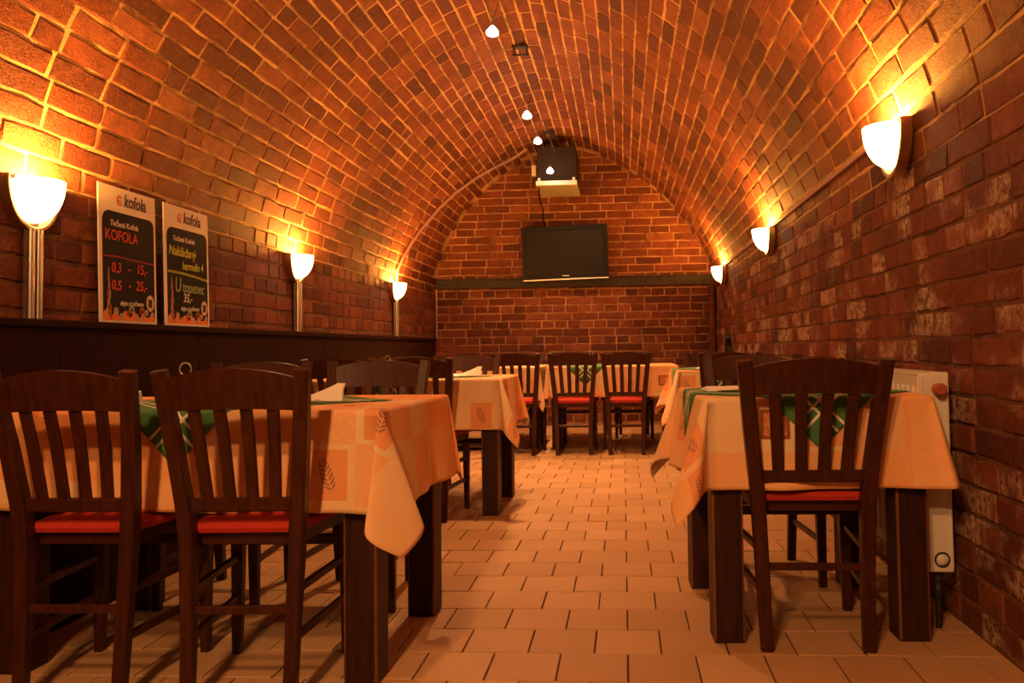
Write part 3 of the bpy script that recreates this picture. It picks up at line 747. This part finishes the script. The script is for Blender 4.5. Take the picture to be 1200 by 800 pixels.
# cable following the vault from the crest down to the far left sconce
def on_vault(x, y, off=.016):
    i = int(np.argmin(np.abs(ARCH[:, 0] - x) + (ARCH[:, 1] < ZS)*9)); s = ARC_S[i]; p, d, nrm = arch_at(s); q = p + nrm*off; return Vector((q.x, y, q.z))
for k in (0, 1):
    pts = [Vector((-.955 - .022*k, 8.78 - .01*k, 2.96)), Vector((-.98 - .022*k, 8.82 - .03*k, 3.05+.01*k))] + [on_vault(x, y - .045*k) for x, y in ((-1.06, 8.95), (-1.25, 9.0), (-1.45, 8.86), (-1.62, 8.70), (-1.80, 8.50), (-1.95, 8.33), (-2.08, 8.14), (-2.17, 7.95), (-2.215, 7.82), (-2.238, 7.74))]
    pts.append(Vector((XL+.02, 7.68 - .02*k, 1.575)))
    tag(tube('vault_cable', pts, .009, M['conduit'], None, 8), ('upper' if k == 0 else 'lower') + ' of two pinkish cables curving down the vault to the far left sconce', 'cable')
tag(tube('dangling_cable', [(-.90, 8.66, 2.689), (-.91, 8.75, 2.60), (-.895, 9.0, 2.50), (-.92, 9.3, 2.42), (-.90, 9.36, 2.34)], .008, M['black'], None, 8), 'black cable dangling from the hanging cabinet to the television', 'cable')
tag(tube('corner_pipe', [(XL+.03, 9.36, 1.02), (XL+.03, 9.36, 1.63)], .012, M['conduit'], None, 8), 'thin vertical pipe in the far left corner above the bench', 'pipe')
# cable duct between the right-hand sconces
xd = arch_half(1.74)[1] - .012
for a, b_, nm in ((3.19, 5.56, 'pinkish cable duct between the near and middle right sconces'), (5.80, 8.18, 'pinkish cable duct between the middle and far right sconces')):
    tag(box('cable_duct', (xd-.006, (a+b_)/2, 1.742), (.016, b_-a, .022), M['conduit'], None, .002), nm, 'cable duct')
tag(box('corner_post', (XR-.055, 9.31, .83), (.07, .12, 1.62), M['brick_back'], None, .03), 'rounded brown post in the far right corner', 'post')
bm = bmesh.new(); pr = [(-.085, 0), (-.085, .05), (-.075, .10), (-.055, .145), (-.03, .17), (0, .178), (.03, .17), (.055, .145), (.075, .10), (.085, .05), (.085, 0)]
v0 = [bm.verts.new((0, y, z)) for y, z in pr]; v1 = [bm.verts.new((-.045, y*.92, z*.96)) for y, z in pr]
bm.faces.new(v0); bm.faces.new(v1[::-1])
for k in range(len(pr)): bm.faces.new((v0[k], v0[(k+1) % len(pr)], v1[(k+1) % len(pr)], v1[k]))
o = bm_obj('wall_vent', bm, M['black'], None, True); o.location = (XR-.012, 8.1, .84); tag(o, 'small black arched cover low on the right wall near the back corner', 'vent')

# ------------------------------------------------------------------ radiator
rad = empty('radiator', (0.994, 3.3, 0), 0, 'white panel radiator on the right wall beside the leaf-print tablecloth', 'radiator')
rx0, rx1, ry0, ry1, rz0, rz1 = -.048, .044, -.68, .62, .185, .812
for x in (rx0+.006, rx1-.006):
    box('panel', (x, (ry0+ry1)/2, (rz0+rz1)/2), (.012, ry1-ry0-.02, rz1-rz0-.01), M['white_enamel'], rad, .004)
for k in range(26):
    box('rib', (rx0-.002, ry0+.05+k*.048, (rz0+rz1)/2), (.008, .022, rz1-rz0-.08), M['white_enamel'], rad, .003)
box('end_cover', (0-.002, ry0, (rz0+rz1)/2), (rx1-rx0, .014, rz1-rz0), M['white_enamel'], rad, .006)
box('end_cover', (0-.002, ry1, (rz0+rz1)/2), (rx1-rx0, .014, rz1-rz0), M['white_enamel'], rad, .006)
box('top_grille', (-.002, (ry0+ry1)/2, rz1), (rx1-rx0+.002, ry1-ry0, .012), M['white_enamel'], rad, .003)
for x in (rx0+.004, rx1-.008): box('edge_bead', (x, ry0-.008, (rz0+rz1)/2), (.008, .006, rz1-rz0-.02), M['white_enamel'], rad, .002)
bm = bmesh.new(); lathe(bm, [(.012, 0), (.019, .004), (.020, .034), (.015, .042)], (0, 0, 0), 16); o = bm_obj('valve_cap', bm, M['thermo_red'], rad, True); o.matrix_local = Matrix.Translation((.006, ry0-.007, .765)) @ Matrix.Rotation(math.pi/2, 4, 'X'); o['label'] = 'reddish brown valve cap'
bm = bmesh.new()
pts = [(.006 + .022*math.cos(2*math.pi*k/20), 0, .022*math.sin(2*math.pi*k/20)) for k in range(21)]; sweep(bm, pts, circ(.0028, 6), up=YV, closed_ends=False)
o = bm_obj('plug_ring', bm, M['iron'], rad, True); o.location = (0, ry0-.009, .225)
bm = bmesh.new(); lathe(bm, [(.014, 0), (.016, .006), (.010, .010)], (0, 0, 0), 14); o = bm_obj('plug', bm, M['white_enamel'], rad, True); o.matrix_local = Matrix.Translation((.006, ry0-.006, .225)) @ Matrix.Rotation(math.pi/2, 4, 'X')
tube('pipe', [(.004, ry0+.03, .185), (.004, ry0+.03, 0.0)], .009, M['iron'], rad, 10)
bm = bmesh.new(); lathe(bm, [(.012, .10), (.016, .105), (.016, .13), (.012, .135), (.012, .15), (.015, .152), (.015, .175), (.011, .185)], (.004, ry0+.03, 0), 12); bm_obj('pipe_fitting', bm, M['iron'], rad, True)

# ------------------------------------------------------------------ chalkboard signs
TXT = {}
def text_part(body, size, mat, parent, x, y, sx=1.0, shear=0.0, rot=0.0, bold=0.0, name='lettering', z=.0046):
    cu = bpy.data.curves.new('txt', 'FONT'); cu.body = body; cu.size = size; cu.shear = shear; cu.offset = bold; cu.extrude = .0004; cu.resolution_u = 3
    to = bpy.data.objects.new('txt', cu); C.objects.link(to)
    bpy.context.view_layer.update()
    me = bpy.data.meshes.new_from_object(to.evaluated_get(bpy.context.evaluated_depsgraph_get()))
    bpy.data.objects.remove(to); me.name = name; me.materials.clear(); me.materials.append(mat)
    o = bpy.data.objects.new(name, me); link(o, parent); o.matrix_local = Matrix.Translation((x, y, z)) @ Matrix.Rotation(rot, 4, 'Z') @ Matrix.Diagonal((sx, 1, 1, 1)); return o
def flat(name, pts, mat, parent, z0, z1, holes=None):
    bm = bmesh.new(); a = [bm.verts.new((x, y, z0)) for x, y in pts]; b_ = [bm.verts.new((x, y, z1)) for x, y in pts]
    bm.faces.new(a[::-1]); bm.faces.new(b_); n_ = len(pts)
    for k in range(n_): bm.faces.new((a[k], a[(k+1) % n_], b_[(k+1) % n_], b_[k]))
    return bm_obj(name, bm, mat, parent)
def stroke(name, pts, wd, mat, parent, z=.0045):
    bm = bmesh.new(); P = [Vector((x, y, 0)) for x, y in pts]; L_, R_ = [], []
    for i, p in enumerate(P):
        tdir = (P[min(i+1, len(P)-1)] - P[max(i-1, 0)]).normalized(); nn = Vector((-tdir.y, tdir.x, 0)); w_ = wd[i] if isinstance(wd, list) else wd
        L_.append(bm.verts.new(p + nn*w_/2 + Vector((0, 0, z)))); R_.append(bm.verts.new(p - nn*w_/2 + Vector((0, 0, z))))
    for i in range(len(P)-1): bm.faces.new((L_[i], R_[i], R_[i+1], L_[i+1]))
    bmesh.ops.solidify(bm, geom=bm.faces[:], thickness=.0006)
    return bm_obj(name, bm, mat, parent)
def ring(cx, cy, r, r2=None, n_=18, a0=0.0, a1=2*math.pi): 
    r2 = r2 or r; return [(cx + r*math.cos(a0+(a1-a0)*k/n_), cy + r2*math.sin(a0+(a1-a0)*k/n_)) for k in range(n_+1)]
def sign(y0, label, which):
    t = empty('menu_board', (0, 0, 0), 0, label, 'sign', 'chalk menu boards on the bench back')
    tilt = math.radians(1.5)
    base = Matrix(((0, 0, 1, XL + .045), (1, 0, 0, y0), (0, 1, 0, 1.0475), (0, 0, 0, 1)))
    t.matrix_world = base @ Matrix.Rotation(-tilt, 4, 'X'); t.rotation_mode = 'XYZ'
    W, Hh = .41, .60
    box('board', (W/2, Hh/2, 0), (W, Hh, .006), M['sign_white'], t, .0015)
    pts = [(.022, .012), (W-.016, .012), (W-.016, .455)] + [(W-.05+.034*math.cos(a)-.0, .455+.034*math.sin(a)) for a in np.linspace(.2, math.pi/2, 5)] + [(.07+.048*math.cos(a), .441+.048*math.sin(a)) for a in np.linspace(math.pi/2, math.pi, 7)]
    flat('chalk_panel', pts, M['sign_black'], t, .0030, .0040)
    text_part('kofola', .082, M['ink'], t, .172, .522, .80, .12, 0, .0012, 'logo')
    stroke('logo_mark', ring(.142, .543, .017, .019, 14, .5, 5.6), .009, M['sign_orange'], t, .0036); stroke('logo_mark', [(.132, .540), (.155, .540)], .008, M['sign_orange'], t, .0036)
    text_part('Točená Kofola', .036, M['chalk_white'], t, .072, .425, .92, .25, 0, .0004)
    if which == 1:
        text_part('KOFOLA', .066, M['chalk_red'], t, .038, .362, .90, 0, 0, .0004)
        stroke('chalk_line', [(.03, .288), (.12, .292), (.22, .287), (.39, .282)], .006, M['chalk_red'], t)
        for s_, xx, yy in (('0,3', .078, .222), ('-', .195, .226), ('15,-', .255, .228), ('0,5', .078, .145), ('-', .195, .152), ('25,-', .250, .152)):
            text_part(s_, .062, M['chalk_red'], t, xx, yy, .92, .1, 0, .0004)
    else:
        text_part('Nakládaný', .068, M['chalk_yellow'], t, .036, .352, .86, .15, -.01, .0003)
        text_part('hermelín 4', .060, M['chalk_yellow'], t, .155, .285, .76, .15, .02, .0002)
        stroke('chalk_line', [(.025, .268), (.15, .266), (.27, .258), (.392, .246)], .012, M['chalk_yellow'], t)
        text_part('U', .105, M['chalk_green'], t, .085, .170, .75, .1, 0, .001); text_part('topenec', .078, M['chalk_green'], t, .155, .172, .80, .05, 0, .0008)
        text_part('35,-', .062, M['chalk_white'], t, .160, .122, .85, .1, 0, .0004)
    text_part('dejte si točenou', .030, M['chalk_white'], t, .135, .078, .85, .25, .02, .0003)
    # mug badge, flame tendril and curls along the bottom
    flat('mug_badge', ring(.358, .098, .030, .038, 24)[:-1], M['sign_white'], t, .0041, .0046)
    flat('mug', [(.343, .078), (.371, .078), (.373, .116), (.341, .116)], M['ink'], t, .0047, .0051); stroke('badge_ring', ring(.358, .098, .025, .033, 24), .004, M['sign_orange'], t, .0052)
    for ph, m_ in ((0, 'sign_orange'), (math.pi, 'sign_white'), (math.pi*.55, 'sign_orange')):
        n_ = 28; stroke('flame', [(.060 + .014*math.sin(ph + 9.5*k/n_)*(1 - .75*k/n_) , .02 + .22*k/n_) for k in range(n_+1)], [.010*(1-.8*k/n_)+.001 for k in range(n_+1)], M[m_], t, .0046)
    hump = [(.022, .012)] + [(.022 + .368*k/40, .018 + .030*abs(math.sin(k*.42+.9))*(.55+.45*math.sin(k*.9))+.010) for k in range(41)] + [(.390, .012)]
    flat('ornament_band', hump, M['sign_orange'], t, .0041, .0045)
    for cx, cy, r, m_ in ((.105, .052, .017, 'sign_white'), (.143, .030, .015, 'sign_white'), (.215, .062, .020, 'sign_white'), (.188, .045, .013, 'sign_orange'), (.292, .058, .020, 'sign_orange'), (.325, .052, .014, 'sign_white'), (.296, .028, .014, 'sign_white'), (.372, .046, .011, 'sign_white'), (.250, .032, .014, 'sign_white')):
        stroke('curl', [(cx + r*(1-.75*k/22)*math.cos(.6*k-1.2), cy + r*(1-.75*k/22)*math.sin(.6*k-1.2)) for k in range(20)], .0055, M[m_], t, .0050)
sign(3.22, 'chalk menu board with red lettering and prices, left of the two', 1)
sign(3.70, 'chalk menu board with yellow lettering, right of the two', 2)

# ------------------------------------------------------------------ tableware
ZT = TABLE_TOP + .0095
def cruet(loc, label, rz=0):
    t = empty('cruet_set', (*loc, ZT), rz, label, 'cruet set', 'cruet sets')
    bm = bmesh.new(); lathe(bm, [(.05, 0), (.052, .004), (.046, .010), (.01, .012)], (0, 0, 0), 18); bm_obj('tray', bm, M['steel'], t, True)
    bm = bmesh.new(); pts = [(0, 0, .008), (0, 0, .085)] ; sweep(bm, pts, circ(.004, 8)); 
    bm_obj('stem', bm, M['steel'], t, True)
    bm = bmesh.new(); sweep(bm, [(.017*math.cos(a), 0, .103 + .020*math.sin(a)) for a in np.linspace(-math.pi/2, 1.5*math.pi, 19)], circ(.0026, 6), up=YV); bm_obj('ring_handle', bm, M['steel'], t, True)
    for s, m_ in ((-1, 'salt'), (1, 'pepper')):
        bm = bmesh.new(); lathe(bm, [(.017, .010), (.019, .018), (.016, .055), (.012, .062)], (s*.027, 0, 0), 14); sh = bm_obj('shaker', bm, M[m_], t, True)
        bm = bmesh.new(); lathe(bm, [(.0145, .060), (.015, .070), (.010, .078), (.003, .080)], (s*.027, 0, 0), 14); bm_obj('shaker_cap', bm, M['steel'], sh, True)
cruet((-1.42, 2.50), 'steel cruet set with ring handle on the front left table', .4)
cruet((-1.42, 4.72), 'steel cruet set with ring handle on the second left table', .9)
cruet((.80, 2.98), 'cruet set with salt and pepper on the radiator table', .3)
cruet((.93, 5.75), 'cruet set with salt and pepper on the further right table', .2)
cruet((-.30, 7.45), 'cruet set on the back row table', .2)
def place_setting(loc, rz, what, size=1.0):
    """folded napkin standing up from a flat fold, with knife and fork laid beside it"""
    x, y = loc; R = Matrix.Rotation(rz, 4, 'Z')
    # napkin: long fold that rises to a peaked end
    bm = bmesh.new(); n_ = 12; rows = []
    for i in range(n_+1):
        u = i/n_; xx = -.11 + .22*u; pk = .010 + .040*max(0, (u-.55)/.45)**1.3 * (1 if u < .93 else .75); hw = .045*(1-.55*max(0, (u-.5)*2)) + .006*math.sin(i*1.7)
        rows.append([bm.verts.new((xx, -hw, .001)), bm.verts.new((xx, -hw*.45, pk*.75)), bm.verts.new((xx + .006, .004*math.sin(i*2), pk + .002)), bm.verts.new((xx, hw*.5, pk*.55)), bm.verts.new((xx, hw, .001))])
    for a, b_ in zip(rows, rows[1:]):
        for k in range(4): bm.faces.new((a[k], a[k+1], b_[k+1], b_[k]))
        bm.faces.new((a[4], a[0], b_[0], b_[4]))
    bm.faces.new(rows[0]); bm.faces.new(rows[-1][::-1])
    o = bm_obj('napkin', bm, M['napkin'], None, True); o.location = (x, y, ZT-.0015); o.rotation_euler = (0, 0, rz); o.scale = (size,)*3
    tag(o, 'white folded napkin ' + what, 'napkin', 'folded white napkins')
    for k, nm in enumerate(('fork', 'knife')):
        p = Vector((x, y, 0)) + R @ Vector((-.01, -.065 - .022*k, 0)); t = empty(nm, (p.x, p.y, ZT), rz, 'steel %s beside the napkin ' % nm + what, nm, 'cutlery on the tables')
        bm = bmesh.new(); sweep(bm, [(-.10, 0, .003), (-.03, 0, .004), (.02, 0, .004)], [rect(.014, .003, .001), rect(.007, .004, .001), rect(.006, .003, .001)], up=ZV); bm_obj('handle', bm, M['steel'], t)
        if nm == 'fork':
            for q in (-1.5, -.5, .5, 1.5): bm = bmesh.new(); sweep(bm, [(.02, q*.0015, .004), (.045, q*.0052, .003), (.09, q*.0050, .007)], rect(.003, .002, .0005), up=ZV); bm_obj('tine', bm, M['steel'], t)
        else: bm = bmesh.new(); sweep(bm, [(.02, 0, .004), (.06, .002, .004), (.105, .004, .004)], [rect(.010, .003, .001), rect(.018, .002, .0005), rect(.005, .002, .0005)], up=ZV); bm_obj('blade', bm, M['steel'], t)
place_setting((-1.02, 2.42), .25, 'at the aisle end of the front left table', 1.3)
place_setting((-1.30, 2.62), 1.2, 'near the middle of the front left table', 1.1)
place_setting((-1.60, 2.36), .1, 'at the bench end of the front left table')
place_setting((-.98, 4.62), .2, 'at the aisle end of the second left table', 1.3)
place_setting((.42, 2.83), .15, 'at the aisle end of the radiator table', 1.3)
place_setting((.62, 5.62), .2, 'on the further right table')
place_setting((-.75 + .22, 7.3), .3, 'at the left of the right back table')
place_setting((.02, 7.42), .3, 'at the right of the right back table')
place_setting((-1.05, 7.35), .3, 'on the left back table')
